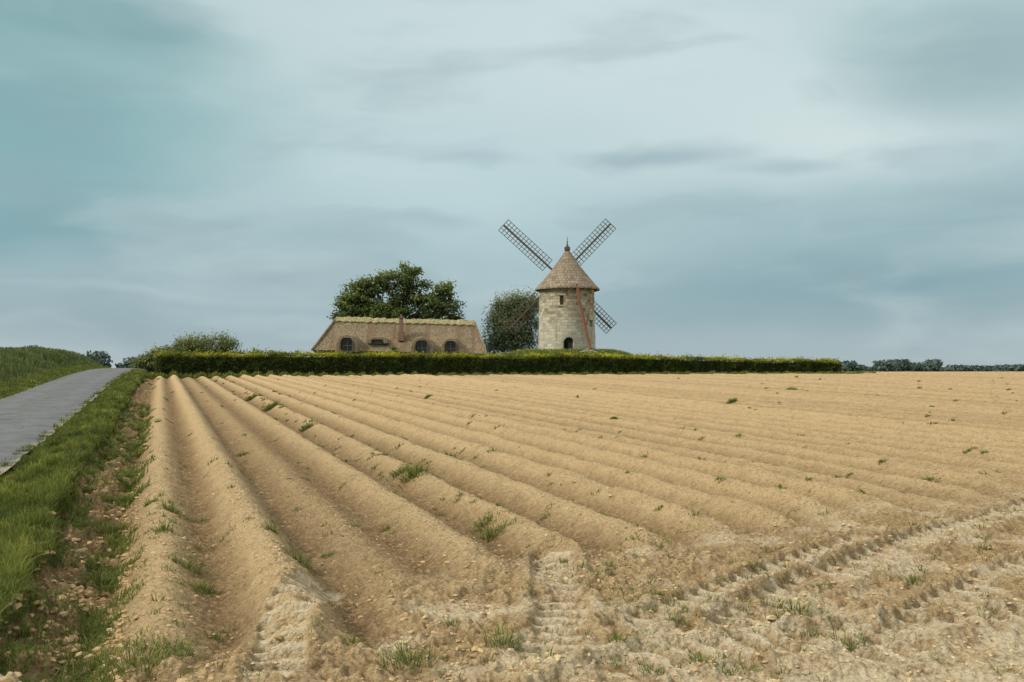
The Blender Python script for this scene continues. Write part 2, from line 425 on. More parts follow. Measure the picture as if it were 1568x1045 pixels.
sz=np.where(rng.uniform(size=N)<.03,sz*1.8,sz)*np.where(u<-.3,1.9,1)
z,pl_,_,cr_,_=terrain(x,y)
v=ico[None]*(1+rng.uniform(-.42,.42,(N,12,1)))*np.stack([sz*rng.uniform(.8,1.6,N),sz*rng.uniform(.8,1.6,N),sz*rng.uniform(.5,.9,N)],1)[:,None,:]
th=rng.uniform(0,2*np.pi,N);cs,sn=np.cos(th)[:,None],np.sin(th)[:,None]
v=np.stack([v[...,0]*cs-v[...,1]*sn,v[...,0]*sn+v[...,1]*cs,v[...,2]],-1)+np.stack([x,y,z],1)[:,None,:]
mc,t,pos=newmat('clods')
ti=t.attr('tint');n=t.noise(pos,40,4,.7)
c=t.ramp(ti,[(0,(.24,.152,.07)),(.5,(.55,.39,.20)),(1,(.76,.61,.38))])
c=t.mix(t.m('MULTIPLY',n,.35),c,(.28,.18,.09))
t.out(c,.95,t.bump(n,.6,.01),spec=.1)
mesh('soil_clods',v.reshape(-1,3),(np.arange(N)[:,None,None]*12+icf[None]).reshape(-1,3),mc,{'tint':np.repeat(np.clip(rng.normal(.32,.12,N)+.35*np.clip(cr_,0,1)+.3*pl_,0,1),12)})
# ---------------------------------------------------------------- leaves
def leafmesh(name,c,size,tint,mat,parent=None,nrm=None,upright=0):
    N=len(c)
    n=rng.normal(size=(N,3))
    if nrm is not None: n=n*.6+nrm
    n/=np.linalg.norm(n,axis=1)[:,None]
    a=rng.normal(size=(N,3)); a[:,2]+=upright; a-=n*(a*n).sum(1)[:,None]; a/=np.linalg.norm(a,axis=1)[:,None]
    b=np.cross(n,a)
    s=(size*rng.uniform(.6,1.3,N))[:,None]
    asp=.6 if not upright else .35
    v=np.stack([c-a*s*.5,c+b*s*.5*asp-a*s*.05,c+a*s*.6,c-b*s*.5*asp+a*s*.05],1)
    return mesh(name,v.reshape(-1,3),np.arange(N*4).reshape(N,4),mat,{'tint':np.repeat(np.clip(tint,0,1),4)},parent=parent)
def tree(name,px0,y,blobs,nclump,per,leaf,mat,zb,sig=.5,trunk_r=.35,upright=0,depth=.8,hollow=.5):
    root=empty(name); s=y/F
    bl=[];
    for (px,py,rx,rz) in blobs:
        X0,Y0,Z0=P(px,py,y); bl.append((X0,Y0+rng.uniform(-.25,.25)*rx*s,Z0,rx*s,rx*s*depth,rz*s))
    bl=np.array(bl); w=(bl[:,3]*bl[:,4]*bl[:,5])**.75; w/=w.sum()
    bi=rng.choice(len(bl),nclump,p=w)
    d=rng.normal(size=(nclump,3)); d/=np.linalg.norm(d,axis=1)[:,None]
    rad=rng.uniform(hollow,1.0,nclump)**.7
    rad*=1+.12*rng.normal(size=nclump)
    cc=bl[bi,:3]+d*bl[bi,3:6]*rad[:,None]
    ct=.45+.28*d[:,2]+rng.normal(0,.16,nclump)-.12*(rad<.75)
    ci=np.repeat(np.arange(nclump),per)
    cs=sig*rng.uniform(.6,1.4,nclump)
    off=rng.normal(size=(len(ci),3))*cs[ci][:,None]*np.array([1,1,.65 if not upright else 1.1])
    c=cc[ci]+off
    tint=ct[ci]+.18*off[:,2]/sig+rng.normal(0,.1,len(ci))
    nn=off/ (np.linalg.norm(off,axis=1)[:,None]+1e-6)+np.array([0,0,.5])
    leafmesh('crown',c,np.full(len(c),leaf),tint,mat,root,nn,upright)
    A_=Acc(); tx=(px0-784)*s
    top=bl[:,2].mean(); base=Vector((tx,y,zb-.2)); mid=Vector((tx+.2,y,zb+(top-zb)*.5))
    A_.cone(base,mid,trunk_r,trunk_r*.75,10)
    for b in bl:
        e=Vector((b[0],b[1],b[2])); A_.cone(mid,e,trunk_r*.6,trunk_r*.22)
        for q_ in range(9):
            k_=rng.integers(nclump); 
            if np.linalg.norm(cc[k_]-b[:3])<max(b[3:6])*1.3: A_.cone(e,cc[k_],trunk_r*.2,.02,5)
    A_.obj('trunk_and_limbs',mbark,root)
    return root
gz=float(terrain(np.array([0.]),np.array([125.]),False)[0][0])
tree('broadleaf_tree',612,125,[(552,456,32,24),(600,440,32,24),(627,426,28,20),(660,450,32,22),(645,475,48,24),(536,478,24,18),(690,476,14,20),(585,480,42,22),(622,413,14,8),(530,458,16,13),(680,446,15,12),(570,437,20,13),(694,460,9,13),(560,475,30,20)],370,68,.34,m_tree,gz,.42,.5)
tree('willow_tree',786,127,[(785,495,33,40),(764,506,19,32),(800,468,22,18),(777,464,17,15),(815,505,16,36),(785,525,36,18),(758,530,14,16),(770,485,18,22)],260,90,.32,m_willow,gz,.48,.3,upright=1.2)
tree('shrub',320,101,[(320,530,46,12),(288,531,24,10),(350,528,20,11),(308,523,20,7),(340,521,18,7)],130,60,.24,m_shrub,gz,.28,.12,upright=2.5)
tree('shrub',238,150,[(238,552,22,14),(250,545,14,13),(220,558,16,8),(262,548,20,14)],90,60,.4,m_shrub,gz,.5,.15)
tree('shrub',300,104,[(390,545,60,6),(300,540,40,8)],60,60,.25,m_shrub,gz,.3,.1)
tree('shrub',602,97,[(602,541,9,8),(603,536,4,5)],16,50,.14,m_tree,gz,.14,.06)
def treeline(px0,px1,y,hfun,n,leaf,par,zbase=1.9):
    px=rng.uniform(px0,px1,n);hgt=hfun(px)*y/F
    Xd=(px-784)*y/F
    v=rng.uniform(0,1,n)**.8
    c=np.stack([Xd,y+rng.uniform(-1,1,n)*leaf*5,zbase+v*hgt],1)
    leafmesh('foliage_mass',c,np.full(n,leaf),.3+.5*(v-.4)+rng.normal(0,.15,n),m_far,par)
dt=empty('distant_trees')
def prof(px,lo,hi,sc,seed): return lo+(hi-lo)*np.clip(.5+1.1*pn(px/sc,px*0+.5,seed)+.7*pn(px/(sc*.35),px*0+.5,seed+1),0,1)
treeline(1270,1345,420,lambda p:5+prof(p,2,12,22,1)*sstep(1350,1290,p),2600,2.2,dt)
treeline(1335,1700,700,lambda p:prof(p,1,10,30,3),7000,2.6,dt)
treeline(1345,1432,560,lambda p:prof(p,6,19,16,7),3500,2.0,dt)
treeline(1500,1700,1300,lambda p:prof(p,7,11,60,9),3000,5,dt)
treeline(190,275,300,lambda p:5+prof(p,8,26,25,11),4000,1.3,dt,.6)
treeline(198,222,280,lambda p:prof(p,20,30,9,13),1200,1.1,dt,.8)
treeline(38,68,400,lambda p:41+0*p-.05*(p-53)**2,1200,1.4,dt,2)
treeline(136,164,420,lambda p:32+0*p-.04*(p-150)**2,900,1.4,dt,2)
treeline(1700,2400,700,lambda p:prof(p,5,14,30,5),7000,3.0,dt)
treeline(-700,-20,600,lambda p:prof(p,5,14,30,6)+25,5000,3.0,dt)
# ---------------------------------------------------------------- hedge
def hedge_top(x):
    px=784+x/hedge_y(x)*F
    py=np.interp(px,[243,380,400,600,800,850,1000,1120,1180,1230,1278],[541,542,541.5,541.5,544.5,541.5,545.5,549,551,550,554])
    return CZ+(HZ-py)/F*hedge_y(x)-.12
def hedge_part(name,path_fn,Ln,top_fn,wid,parent,n):
    ns=int(Ln/.5);s=np.linspace(0,1,ns)
    vv=[];
    for si in s:
        cx,cy,nx,ny=path_fn(si); zt=top_fn(cx,cy); zb=float(zat(cx,cy)[0])
        zt=float(zt); w=wid*.5
        for o,zz in((-w*.95,zb-.2),(-w*.85,zt-.22),(w*.85,zt-.22),(w*.95,zb-.2)):
            vv.append((cx+nx*o,cy+ny*o,zz))
    fq=[]
    for a in range(ns-1):
        for b in range(3): fq.append((a*4+b,a*4+b+1,a*4+4+b+1,a*4+4+b))
    fq.append((0,1,2,3));e=(ns-1)*4;fq.append((e+3,e+2,e+1,e))
    mesh(name+'_core',np.array(vv),np.array(fq),mhc,parent=parent)
    si=rng.uniform(0,1,n);arr=np.array([path_fn(a) for a in si]);cx,cy,nx,ny=arr.T
    zt=top_fn(cx,cy);zb=zat(cx,cy)
    H=zt-zb; per=rng.uniform(0,1,n); 
    side=per<.60
    lump=fbm(si*Ln,per*0+cy*0,1.6,3,161)*.26
    v=rng.uniform(0,1,n)
    off=np.where(side,np.where(rng.uniform(size=n)<.85,-1,1)*wid*.5,rng.uniform(-.5,.5,n)*wid)
    lump2=fbm(si*Ln,v*H,1.1,3,163)*.34
    off=np.where(side,off*(1+lump2+.05*rng.normal(size=n)),off)
    spike=.2*np.maximum(0,rng.normal(size=n)-.9)
    zz=np.where(side,zb+v*H,zt+lump+rng.normal(0,.05,n)+spike)
    topn=fbm(si*Ln,off*.5,3.0,3,165)
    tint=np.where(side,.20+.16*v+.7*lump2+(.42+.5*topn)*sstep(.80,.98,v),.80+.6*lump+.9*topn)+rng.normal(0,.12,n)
    c=np.stack([cx+nx*off,cy+ny*off,zz],1)
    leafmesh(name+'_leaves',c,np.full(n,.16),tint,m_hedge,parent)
mhc,t,pos=newmat('hedge_core');n=t.noise(pos,4,4);t.out(t.mix(n,(.012,.02,.006),(.03,.045,.012)),1)
hd=empty('hedge')
ev=Vector((62.9,14,0)).normalized()
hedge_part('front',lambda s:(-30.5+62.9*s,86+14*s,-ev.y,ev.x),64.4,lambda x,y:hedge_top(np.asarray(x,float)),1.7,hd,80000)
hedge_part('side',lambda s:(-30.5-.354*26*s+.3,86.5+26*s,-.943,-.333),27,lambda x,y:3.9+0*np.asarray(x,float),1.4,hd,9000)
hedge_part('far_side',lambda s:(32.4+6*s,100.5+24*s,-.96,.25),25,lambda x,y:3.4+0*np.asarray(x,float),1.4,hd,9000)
# ---------------------------------------------------------------- windmill
wm=empty('windmill')
mst,t,pos=newmat('limestone')
uv=t.n('ShaderNodeTexCoord').outputs['UV']
nz=t.noise(pos,.55,4,.6);nf=t.noise(pos,5,5,.7)
duv=t.n('ShaderNodeVectorMath',operation='ADD',ins={0:uv,1:t.mapv(t.n('ShaderNodeTexNoise',ins={'Vector':pos,'Scale':1.5}).outputs['Color'],(.12,.12,0))}).outputs[0]
br=t.n('ShaderNodeTexBrick',offset=.5,ins={'Vector':duv,'Color1':(.20,.165,.09,1),'Color2':(.60,.54,.40,1),'Mortar':(.33,.28,.19,1),'Scale':1.0,'Mortar Size':.028,'Mortar Smooth':.3,'Bias':.0,'Brick Width':.6,'Row Height':.32})
zc=t.n('ShaderNodeSeparateXYZ',ins={0:pos}).outputs[2]
low=t.mr(t.m('ADD',zc,t.m('MULTIPLY',nz,3.5)),8.8,11.2,1,0)
c=t.mix(t.m('MULTIPLY',low,.45),br.outputs[0],(.64,.61,.51))
c=t.mix(t.m('MULTIPLY',t.mr(nz,.5,.75),.5),c,(.25,.19,.095))
c=t.mix(t.m('MULTIPLY',t.mr(nf,.5,.75),.55),c,(.20,.16,.095))
vs_=t.noise(t.mapv(pos,(2.5,2.5,.25)),1.2,4)
c=t.mix(t.m('MULTIPLY',t.mr(vs_,.52,.7),.4),c,(.19,.155,.095))
t.out(c,.95,t.bump(t.m('ADD',br.outputs['Fac'],nf),.5,-.04),spec=.1)
ZB=4.45;ZE=P(0,443,110)[2]
nA_,nZ_=144,60
zz=np.linspace(ZB-1.2,ZE,nZ_+1)
aa=np.linspace(0,2*np.pi,nA_+1)
AA,ZZ=np.meshgrid(aa,zz,indexing='ij')
def RT(z): return 3.17-(z-ZB)/(ZE-ZB)*.16
RR=RT(ZZ)+.03*pn(AA*3,ZZ*1.0,7)
RR[-1]=RR[0]
tv=np.stack([MX+RR*np.sin(AA),MY-RR*np.cos(AA),ZZ],-1).reshape(-1,3)
uvw=np.stack([AA*3.1,ZZ],-1).reshape(-1,2)
def hole(a,z):
    a=(a+np.pi)%(2*np.pi)-np.pi; lx=a*3.1
    o=[]
    dx=lx-.02; h1=5.55
    o.append((abs(dx)<.52)&(z<h1+np.sqrt(np.maximum(0,.27-dx*dx))))
    wx=(858-868)*.0722; o.append((abs(lx-wx)<.24)&(z>P(0,467,107)[2])&(z<P(0,452,107)[2]))
    wx=math.asin((903.5-868)*.0722/3.12)*3.1; o.append((abs(lx-wx)<.34)&(z>P(0,501,109)[2])&(z<P(0,491,109)[2]))
    return np.any(o,axis=0)
i=np.arange(nA_)[:,None];j=np.arange(nZ_)[None,:];n2=nZ_+1
fq=np.stack([i*n2+j,(i+1)*n2+j,(i+1)*n2+j+1,i*n2+j+1],-1)
am=(aa[:-1]+aa[1:])/2; zm=(zz[:-1]+zz[1:])/2
AM,ZM=np.meshgrid(am,zm,indexing='ij')
fq=fq[~hole(AM,ZM)]
tw=mesh('tower_wall',tv,fq,mst,uv=uvw,parent=wm)
sm=tw.modifiers.new('th','SOLIDIFY');sm.thickness=.45;sm.offset=-1
mwood,t,pos=newmat('weathered_wood');n=t.noise(t.mapv(pos,(9,9,1)),2,5,.6);t.out(t.mix(n,(.06,.046,.034),(.19,.14,.095)),.85,t.bump(n,.3,.01))
mred,t,pos=newmat('red_brown_timber');n=t.noise(pos,3,5,.6);t.out(t.mix(n,(.14,.058,.032),(.27,.12,.068)),.8)
mdoor,t,pos=newmat('door_wood');n=t.noise(t.mapv(pos,(9,9,1)),2,5,.6);t.out(t.mix(n,(.035,.03,.022),(.09,.07,.048)),.8)
mdark,t,pos=newmat('dark_interior');n=t.noise(pos,2,3);t.out(t.mix(n,(.012,.011,.010),(.03,.026,.022)),.9)
a=Acc();n=40
for k in range(n):
    a1,a2=2*math.pi*k/n,2*math.pi*(k+1)/n
    a.add([(MX+2.62*math.sin(b),MY-2.62*math.cos(b),z_) for b,z_ in((a1,3.3),(a2,3.3),(a2,ZE),(a1,ZE))],[(0,1,2,3)])
a.obj('interior',mdark,wm)
a=Acc()
a.box((MX+.27,MY-2.83,4.95),(.5,.06,1.7)); a.box((MX-.02,MY-2.82,5.62),(1.0,.08,.10)); a.box((MX,MY-2.84,4.9),(.08,.08,1.8))
a.obj('door',mdoor,wm)
a=Acc()
wx=(858-868)*.0722; a.box((MX+wx,MY-2.8,P(0,460,107)[2]),(.46,.08,1.1))
a.obj('shutter',mdoor,wm)
a=Acc()
def on(lx,z,out=.05):
    an=lx/3.1;r=RT(z)+out;return (MX+r*math.sin(an),MY-r*math.cos(an),z)
for k in range(9):
    t1=math.pi*k/9+.03;t2=math.pi*(k+1)/9-.03
    a.add([on(.02-math.cos(b)*rd,5.55+math.sin(b)*rd,o) for o in(.05,-.1) for b,rd in((t1,.55),(t2,.55),(t2,.86),(t1,.86))],[(0,1,2,3),(0,4,5,1),(1,5,6,2),(2,6,7,3),(3,7,4,0)])
wx0=(858-868)*.0722
a.box(on(wx0,P(0,451,107)[2],0),(.8,.16,.2)); a.box(on(wx0,P(0,468,107)[2],0),(.75,.16,.14))
lw=math.asin((903.5-868)*.0722/3.12); a.box(on(lw*3.1,P(0,490,109)[2],0),(.9,.16,.16),lw)
mlt,t,pos=newmat('dressed_stone');n=t.noise(pos,5,4);t.out(t.mix(n,(.38,.34,.24),(.55,.50,.39)),.95)
a.obj('stone_surrounds',mlt,wm)
msh,t,pos=newmat('wood_shingles')
uv=t.n('ShaderNodeTexCoord').outputs['UV']
br=t.n('ShaderNodeTexBrick',offset=.5,ins={'Vector':uv,'Color1':(.20,.155,.11,1),'Color2':(.37,.29,.21,1),'Mortar':(.11,.085,.06,1),'Scale':1.0,'Mortar Size':.022,'Mortar Smooth':.2,'Bias':0.0,'Brick Width':.28,'Row Height':.40})
n=t.noise(pos,1.6,5,.65);n3=t.noise(t.mapv(pos,(3,3,.6)),2.5,4,.6)
c=t.mix(t.m('MULTIPLY',t.mr(n,.45,.7),.5),br.outputs[0],(.36,.30,.215))
c=t.mix(t.m('MULTIPLY',t.mr(n3,.5,.7),.6),c,(.15,.11,.075))
t.out(c,.9,t.bump(br.outputs['Fac'],.5,-.03),spec=.15)
ZA=P(0,383,110)[2]
pr=[(3.42,ZE-.12),(3.55,ZE-.16),(3.56,ZE-.02)]
for k in range(1,15):
    f=k/14; z_=ZE-.02+(ZA-ZE)*f; r_=3.56*(1-f)**.98+.16*f-.22*math.sin(math.pi*f)*(1-.4*f)+ .02*(k%2)
    pr.append((max(r_,.16),z_))
pr+=[(.16,ZA+.02)]
ns=72;vv=[];uvv=[];acc=0
for k,(r_,z_) in enumerate(pr):
    if k: acc+=math.hypot(r_-pr[k-1][0],z_-pr[k-1][1])
    for s_ in range(ns+1):
        b=2*math.pi*s_/ns; w_=r_*(1+.008*math.sin(b*5+k))
        vv.append((MX+.05+w_*math.sin(b),MY-w_*math.cos(b),z_)); uvv.append((b*2.0,acc))
fq=[(k*(ns+1)+s_,k*(ns+1)+s_+1,(k+1)*(ns+1)+s_+1,(k+1)*(ns+1)+s_) for k in range(len(pr)-1) for s_ in range(ns)]
mesh('shingled_cap',np.array(vv),np.array(fq),msh,parent=wm,uv=np.array(uvv),smooth=False)
a=Acc();n=48
for k in range(n):
    a1,a2=2*math.pi*k/n,2*math.pi*(k+1)/n
    a.add([(MX+r_*math.sin(b),MY-r_*math.cos(b),z_) for b,r_,z_ in((a1,3.42,ZE-.121),(a2,3.42,ZE-.121),(a2,2.9,ZE+.03),(a1,2.9,ZE+.03))],[(3,2,1,0)])
    if k%2==0: a.beam((MX+3.0*math.sin(a1),MY-3.0*math.cos(a1),ZE-.1),(MX+3.4*math.sin(a1),MY-3.4*math.cos(a1),ZE-.2),.1,.12)
a.obj('eave_soffit',mwood,wm)
a=Acc();a.box((MX+.05,MY,ZA+.12),(.62,.62,.34));a.cone((MX+.05,MY,ZA+.25),(MX+.05,MY,ZA+.65),.2,.07,8);a.cone((MX+.05,MY,ZA+.6),(MX+.05,MY,P(0,363,110)[2]),.06,.025,6)
a.box((MX+.05,MY,ZA+.85),(.16,.16,.1))
a.obj('finial',mwood,wm)
SY=MY+4.6; s=SY/F
hub=Vector(P(857,424,SY))
for (tx,ty) in((771,345),(935,343),(936,503),(779,504)):
    a=Acc()
    if ty==345: a.cone((hub.x+.3,MY,hub.z+.1),(hub.x,SY+.3,hub.z),.28,.25,10)
    tip=Vector(P(tx,ty,SY)); d=(tip-hub);Ls=d.length;d.normalize()
    w=Vector((-d.z,0,d.x)) 
    a.beam(hub,hub+d*Ls,.22,.24,(0,1,0))
    r0=.22*Ls if ty<425 else .30*Ls
    hw=.82
    for o in(-hw,-hw*.5,hw*.5,hw):
        a.beam(hub+d*r0+w*o+Vector((0,.05,0)),hub+d*Ls+w*o+Vector((0,.05,0)),.06,.06,(0,1,0))
    nb=15
    for k in range(nb+1):
        p=hub+d*(r0+(Ls-r0)*k/nb)
        a.beam(p-w*(hw+.05),p+w*(hw+.05),.07,.07,(0,1,0))
    a.obj('sail',mwood,wm)
a=Acc()
p=[Vector(P(883,437,MY-3.2)),Vector(P(889,470,MY-4.2)),Vector(P(897,505,MY-5.2)),Vector(P(904,534,MY-6.2))]
for q1,q2 in zip(p[:-1],p[1:]): a.beam(q1,q2+(q2-q1)*.03,.25,.27)
a.beam(p[0],(MX+.6,MY-1,p[0].z+.4),.24)
a.obj('tail_pole',mred,wm)
a=Acc()
e=p[-1]
zg=float(zat(e.x,e.y)[0])
a.beam((e.x,e.y,zg),(e.x,e.y,e.z+.2),.16);a.beam((e.x,e.y,zg+.3),(e.x-1.1,e.y,zg+.15),.12);a.beam((e.x,e.y,e.z+.1),(e.x-1.1,e.y+.1,zg+.1),.09);a.beam((e.x-.1,e.y-.05,zg+.35),(e.x+.8,e.y,zg+.1),.12)
a.obj('winch_frame',mlt,wm)
a=Acc()
a.beam(p[2]+Vector((0,.3,0)),(MX+2.7,MY-2.6,ZE-.3),.08); a.beam(p[2]+Vector((0,.3,0)),(MX-.2,MY-3.2,ZE-.3),.045)
a.obj('tail_braces',mred,wm)
# ---------------------------------------------------------------- cottage
ct=empty('thatched_cottage')
mth,t,pos=newmat('thatch')
n=t.noise(t.mapv(pos,(7,1.2,1.2)),2.2,5,.65);nb=t.noise(pos,.5,4,.6);nf=t.noise(t.mapv(pos,(16,2.5,2.5)),2,4,.7)
c=t.mix(t.mr(n,.35,.65),(.19,.145,.088),(.45,.36,.225))
c=t.mix(t.m('MULTIPLY',t.mr(nb,.45,.7),.5),c,(.24,.175,.105))
c=t.mix(t.m('MULTIPLY',t.mr(nf,.48,.72),.6),c,(.12,.088,.056))
st=t.noise(t.mapv(pos,(1.3,.10,.10)),1.0,3,.5)
c=t.mix(t.m('MULTIPLY',t.mr(st,.50,.62),.6),c,(.21,.135,.08))
t.out(c,.95,t.bump(t.m('ADD',n,nf),.9,.14),spec=.05)
mrg,t,pos=newmat('ridge_straw');n=t.noise(pos,6,5,.7);t.out(t.mix(t.mr(n,.35,.65),(.18,.165,.07),(.50,.42,.23)),.95,t.bump(n,.8,.08))
def lerp(a_,b_,f): return tuple(a_[k]+(b_[k]-a_[k])*f for k in range(3))
RL=P(515,488,104.0);RRr=P(727,494,105.5)
FL=P(478,536,100.4);FR=P(745,542,102.0)
BL=(FL[0]-.75+1.2,108.0,FL[2]-.1);BR=(FR[0]+.2-.4,109.6,FR[2]-.1)
def patch(A0,A1,B1,B0,nu,nv,sag=.12):
    v=[];
    for a1 in range(nu+1):
        for b1 in range(nv+1):
            f,g=a1/nu,b1/nv
            p0=lerp(A0,A1,f);p1=lerp(B0,B1,f);q_=lerp(p0,p1,g)
            w_=.09*float(pn(q_[0]*.8,q_[2]*.8+q_[1],9))*min(1,4*min(f,1-f,g,1-g)+0)
            v.append((q_[0],q_[1],q_[2]-sag*math.sin(math.pi*g)*.9+w_))
    return v,[(a1*(nv+1)+b1,(a1+1)*(nv+1)+b1,(a1+1)*(nv+1)+b1+1,a1*(nv+1)+b1+1) for a1 in range(nu) for b1 in range(nv)]
a=Acc()
a.add(*patch(FL,FR,RRr,RL,60,16)); a.add(*patch(BR,BL,RL,RRr,30,10))
a.add(*patch(BL,FL,RL,RL,12,10)); a.add(*patch(FR,BR,RRr,RRr,12,10))
cor=[FL,FR,BR,BL];cen=((FL[0]+FR[0])/2,105,4.3)
low_=[]
for p_ in cor:
    low_.append((p_[0]+(.22 if p_[0]<cen[0] else -.22),p_[1]+(.25 if p_[1]<105 else -.25),p_[2]-.34))
for k in range(4):
    k2=(k+1)%4; a.add([low_[k],low_[k2],cor[k2],cor[k]],[(0,1,2,3)])
a.add(low_,[(3,2,1,0)])
a.obj('thatched_roof',mth,ct,smooth=True)
a=Acc();ns=90
for side in(0,1):
    v=[];
    for k in range(ns+1):
        f=k/ns;rp=lerp(RL,RRr,f);ep=lerp(lerp(FL,FR,.1),lerp(FL,FR,.93),f) if side==0 else lerp(lerp(BL,BR,.1),lerp(BL,BR,.93),f)
        g=.085+.035*abs(((f*18)%1)*2-1)+.012*float(pn(f*50,.5,4))
        q_=lerp(rp,ep,g); nz_=.12
        v+= [(rp[0],rp[1],rp[2]+.20+.12*float(pn(f*34,1.5,3))),(q_[0],q_[1]+(-nz_ if side==0 else nz_),q_[2]+nz_-.05),(q_[0],q_[1]+(-.02 if side==0 else .02),q_[2]-.08)]
    fq=[]
    for k in range(ns):
        for b in(0,1):
            fq.append((k*3+b,k*3+3+b,k*3+4+b,k*3+1+b))
    a.add(v,fq)
a.obj('ridge_capping',mrg,ct)
a=Acc()
for (h0,h1) in((FL,RL),(FR,RRr)):
    for k in range(14):
        f0,f1=k/14,(k+1)/14; o=Vector((0,-.04,.03)); a.cone(Vector(lerp(h0,h1,f0))+o,Vector(lerp(h0,h1,f1))+o,.11,.11,6)
a.obj('hip_rolls',mth,ct)
mpl,t,pos=newmat('plaster');n=t.noise(pos,2,4);t.out(t.mix(n,(.38,.34,.26),(.52,.48,.38)),.95)
rot=math.atan2(1.6,17.4)
ex=Vector((math.cos(rot),math.sin(rot),0));ny=Vector((-math.sin(rot),math.cos(rot),0))
c0_=Vector(((FL[0]+FR[0])/2+.1,101.9,0))
wl=15.4;WB=1.9
def W(lx,ly,z): p_=c0_+ex*lx+ny*ly; return (p_.x,p_.y,z)
a=Acc()
for x1,y1,x2,y2 in((-wl/2,0,wl/2,0),(wl/2,0,wl/2,6),(wl/2,6,-wl/2,6),(-wl/2,6,-wl/2,0)):
    a.add([W(x1,y1,WB),W(x2,y2,WB),W(x2,y2,4.6),W(x1,y1,4.6)],[(0,1,2,3)])
a.obj('walls',mpl,ct)
a=Acc()
for k in range(29):
    lx=-wl/2+wl*k/28; a.beam(W(lx,-.04,WB),W(lx,-.04,4.35),.16,.08,(1,0,0))
a.beam(W(-wl/2,-.06,3.3),W(wl/2,-.06,3.3),.1,.16);a.beam(W(-wl/2,-.065,4.2),W(wl/2,-.065,4.2),.1,.18)
a.obj('timber_frame',mwood,ct)
mgl,t,pos=newmat('window_glass');t.out((.02,.03,.038),.15,spec=.5)
mwf,t,pos=newmat('window_frames');t.out((.30,.23,.14),.7)
dh=Acc();gl=Acc();wf=Acc();tb=Acc()
def dormer(px,pt,pb,hw,yf,full=True):
    cx,_,zt=P(px,pt,yf); zb=P(px,pb,yf)[2]
    cxl=cx; N_=18
    ow=hw*1.6; zt_o=zt+.10; base=zb
    rings=[]
    for yy_,grow in((yf,1.0),(yf+.35,1.05),(yf+.9,1.15),(yf+1.6,1.22),(yf+2.6,1.2)):
        ring=[]
        for k in range(N_+1):
            th_=math.pi*k/N_; cxx=-math.cos(th_);
            xo=cxx*ow*grow; zo=base+(zt_o-base)*(max(0,math.sin(th_))**.62)
            if yy_>yf: zo+=.10*math.sin(th_)
            ring.append((cxl+xo,yy_,zo))
        rings.append(ring)
    v=[p_ for r_ in rings for p_ in r_]
    fq=[(r_*(N_+1)+k,(r_)*(N_+1)+k+1,(r_+1)*(N_+1)+k+1,(r_+1)*(N_+1)+k) for r_ in range(4) for k in range(N_)]
    dh.add(v,fq)
    zi=zt_o-.26 if full else zt_o-.22
    inner=[(cxl-math.copysign(abs(math.cos(math.pi*k/N_))**.6,math.cos(math.pi*k/N_))*hw,yf,base+(zi-base)*(max(0,math.sin(math.pi*k/N_))**.4)) for k in range(N_+1)]
    dh.add(rings[0]+inner,[(k,k+1,N_+2+k,N_+1+k)[::-1] for k in range(N_)])
    inb=[(p_[0],yf+.65,p_[2]) for p_ in inner]
    dh.add(inner+inb,[(k,k+1,N_+2+k,N_+1+k) for k in range(N_)])
    gl.box((cxl,yf+.60,(zb+zi)/2),(2*hw,.04,zi-zb))
    yw=yf+.5
    for lx in(-hw*.72,0,hw*.72): wf.beam((cxl+lx,yw,zb),(cxl+lx,yw,zi-.12),.06)
    for f in(.0,.45,.85): wf.beam((cxl-hw*.72,yw-.01,zb+(zi-zb)*f),(cxl+hw*.72,yw-.01,zb+(zi-zb)*f),.06)
    if full:
        tb.beam((cxl-hw*1.0,yf-.02,zb),(cxl-hw*.95,yf-.02,zb+(zi-zb)*.72),.12); tb.beam((cxl+hw*1.0,yf-.02,zb),(cxl+hw*.95,yf-.02,zb+(zi-zb)*.72),.12)
        tb.beam((cxl-hw,yf-.03,zb+.05),(cxl+hw,yf-.03,zb+.05),.1)
dormer(531,515,539,.66,100.0); dormer(645.5,519,543,.68,100.5); dormer(690,520,544,.62,101.0)
dormer(578,518,526,.62,101.2,False)
dh.obj('dormer_hoods',mth,ct,smooth=True);gl.obj('dormer_glass',mgl,ct);wf.obj('window_frames',mwf,ct);tb.obj('dormer_timbers',mwood,ct)
mbr,t,pos=newmat('chimney_brick')
br=t.n('ShaderNodeTexBrick',ins={'Vector':t.mapv(pos,(1,1,1),(math.pi/2,0,0)),'Color1':(.16,.085,.055,1),'Color2':(.27,.155,.10,1),'Mortar':(.28,.23,.18,1),'Scale':4.0,'Mortar Size':.02})
t.out(br.outputs[0],.9)
a=Acc();cx,cy,_=P(614.5,500,102.6)
zt=P(0,487,102.6)[2];a.box((cx,cy+.1,(5.9+zt)/2),(.38,.5,zt-5.9));a.box((cx,cy,6.0),(.60,.75,.9));a.box((cx,cy+.1,zt+.04),(.50,.62,.14));a.cone((cx,cy+.1,zt+.1),(cx,cy+.1,zt+.35),.12,.10,8)
a.obj('chimney',mbr,ct)
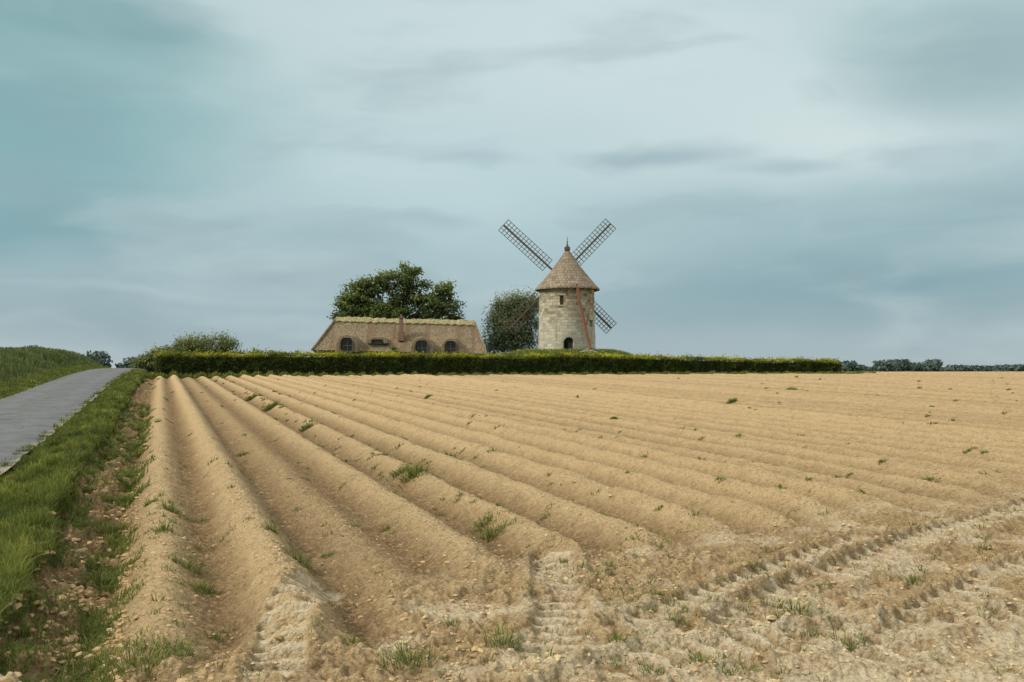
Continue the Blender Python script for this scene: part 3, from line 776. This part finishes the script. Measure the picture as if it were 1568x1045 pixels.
# ---------------------------------------------------------------- world
w=bpy.data.worlds.new('World');bpy.context.scene.world=w;w.use_nodes=True
t=NT(w.node_tree)
gen=t.n('ShaderNodeTexCoord').outputs['Generated']
S=Vector((-.74,-.30,.60)).normalized()
sky=t.n('ShaderNodeTexSky',sky_type='NISHITA',sun_disc=False,sun_elevation=math.asin(S.z),sun_rotation=math.atan2(S.x,S.y)).outputs[0]
wn=t.n('ShaderNodeTexNoise',ins={'Vector':t.mapv(gen,(2.2,2.2,6.0)),'Scale':1.3,'Detail':4.0,'Roughness':.5}).outputs['Color']
wv=t.n('ShaderNodeVectorMath',operation='SUBTRACT',ins={0:wn,1:(.5,.5,.5)}).outputs[0]
wv=t.n('ShaderNodeVectorMath',operation='MULTIPLY',ins={0:wv,1:(.28,.28,.10)}).outputs[0]
dv=t.n('ShaderNodeVectorMath',operation='ADD',ins={0:gen,1:wv}).outputs[0]
sz_=t.n('ShaderNodeSeparateXYZ',ins={0:gen}).outputs[2]
base=t.ramp(t.m('MAXIMUM',sz_,0),[(0,(.41,.50,.53)),(.05,(.33,.45,.495)),(.14,(.36,.515,.55)),(.25,(.42,.59,.60)),(.36,(.47,.63,.63)),(.55,(.9,.9,.87)),(1,(.9,.9,.87))])
def dirp(px,py): return tuple(Vector(((px-784)/F,1,(HZ-py)/F)).normalized())
def blob(col,px,py,rx,ry,c,st,soft=0.0):
    d=t.n('ShaderNodeVectorMath',operation='SUBTRACT',ins={0:dv,1:dirp(px,py)}).outputs[0]
    d=t.n('ShaderNodeVectorMath',operation='MULTIPLY',ins={0:d,1:(F/rx,.8,F/ry)}).outputs[0]
    l=t.n('ShaderNodeVectorMath',operation='LENGTH',ins={0:d}).outputs['Value']
    return t.mix(t.mr(l,soft,1,st,0),col,c)
c=base
TE=(.215,.42,.44);LI=(.66,.77,.78);BL_=(.22,.36,.41)
c=blob(c,800,60,700,340,LI,.82)
c=blob(c,1250,200,430,120,(.70,.80,.80),.8)
c=blob(c,680,280,560,190,(.55,.70,.72),.75)
c=blob(c,1050,110,420,110,LI,.5)
c=blob(c,0,170,470,230,TE,.85)
c=blob(c,80,330,330,80,(.20,.37,.41),.7)
c=blob(c,150,40,300,60,(.18,.36,.38),.7)
c=blob(c,1490,90,230,120,(.32,.46,.48),.85)
c=blob(c,1350,440,520,85,BL_,.85)
c=blob(c,1500,310,280,100,(.28,.42,.455),.65)
c=blob(c,1000,232,150,26,(.35,.48,.52),.75);c=blob(c,1160,250,120,20,(.37,.50,.54),.65)
c=blob(c,660,345,110,18,(.35,.48,.53),.55);c=blob(c,450,412,50,14,(.30,.42,.47),.6);c=blob(c,740,250,120,18,(.41,.55,.59),.55)
c=blob(c,300,437,260,12,(.44,.57,.61),.5)
nn=t.noise(t.mapv(dv,(1.6,1.6,6)),2.4,5,.48)
c=t.mix(t.mr(nn,.47,.74,0,.32),c,(.66,.76,.77))
n2_=t.noise(t.mapv(dv,(2.0,2.0,8)),2.8,5,.48)
c=t.mix(t.mr(n2_,.48,.74,0,.34),c,(.27,.38,.42))
c=t.n('ShaderNodeVectorMath',operation='MULTIPLY',ins={0:c,1:(10,10,10)}).outputs[0]
zen=t.mr(sz_,.40,.75,1,1.25)
c=t.n('ShaderNodeVectorMath',operation='SCALE',ins={0:c,'Scale':zen}).outputs[0]
c=t.mix(.06,c,sky)
bg=t.n('ShaderNodeBackground',ins={'Color':c,'Strength':.1}).outputs[0]
t.n('ShaderNodeOutputWorld',ins={'Surface':bg})
sl=bpy.data.lights.new('sun','SUN');sl.energy=2.6;sl.angle=math.radians(10);sl.color=(1,.93,.81)
so=bpy.data.objects.new('sun',sl);bpy.context.scene.collection.objects.link(so);so.rotation_euler=S.to_track_quat('Z','Y').to_euler()
# ---------------------------------------------------------------- camera
cam=bpy.data.cameras.new('camera');co=bpy.data.objects.new('camera',cam);bpy.context.scene.collection.objects.link(co)
co.location=(0,0,CZ);co.rotation_euler=(math.radians(90),0,0)
cam.lens=35;cam.sensor_width=36;cam.shift_y=46.5/1568;cam.clip_end=9000;cam.clip_start=.05
sc=bpy.context.scene;sc.camera=co
sc.view_settings.view_transform='Standard';sc.view_settings.look='None';sc.view_settings.exposure=0
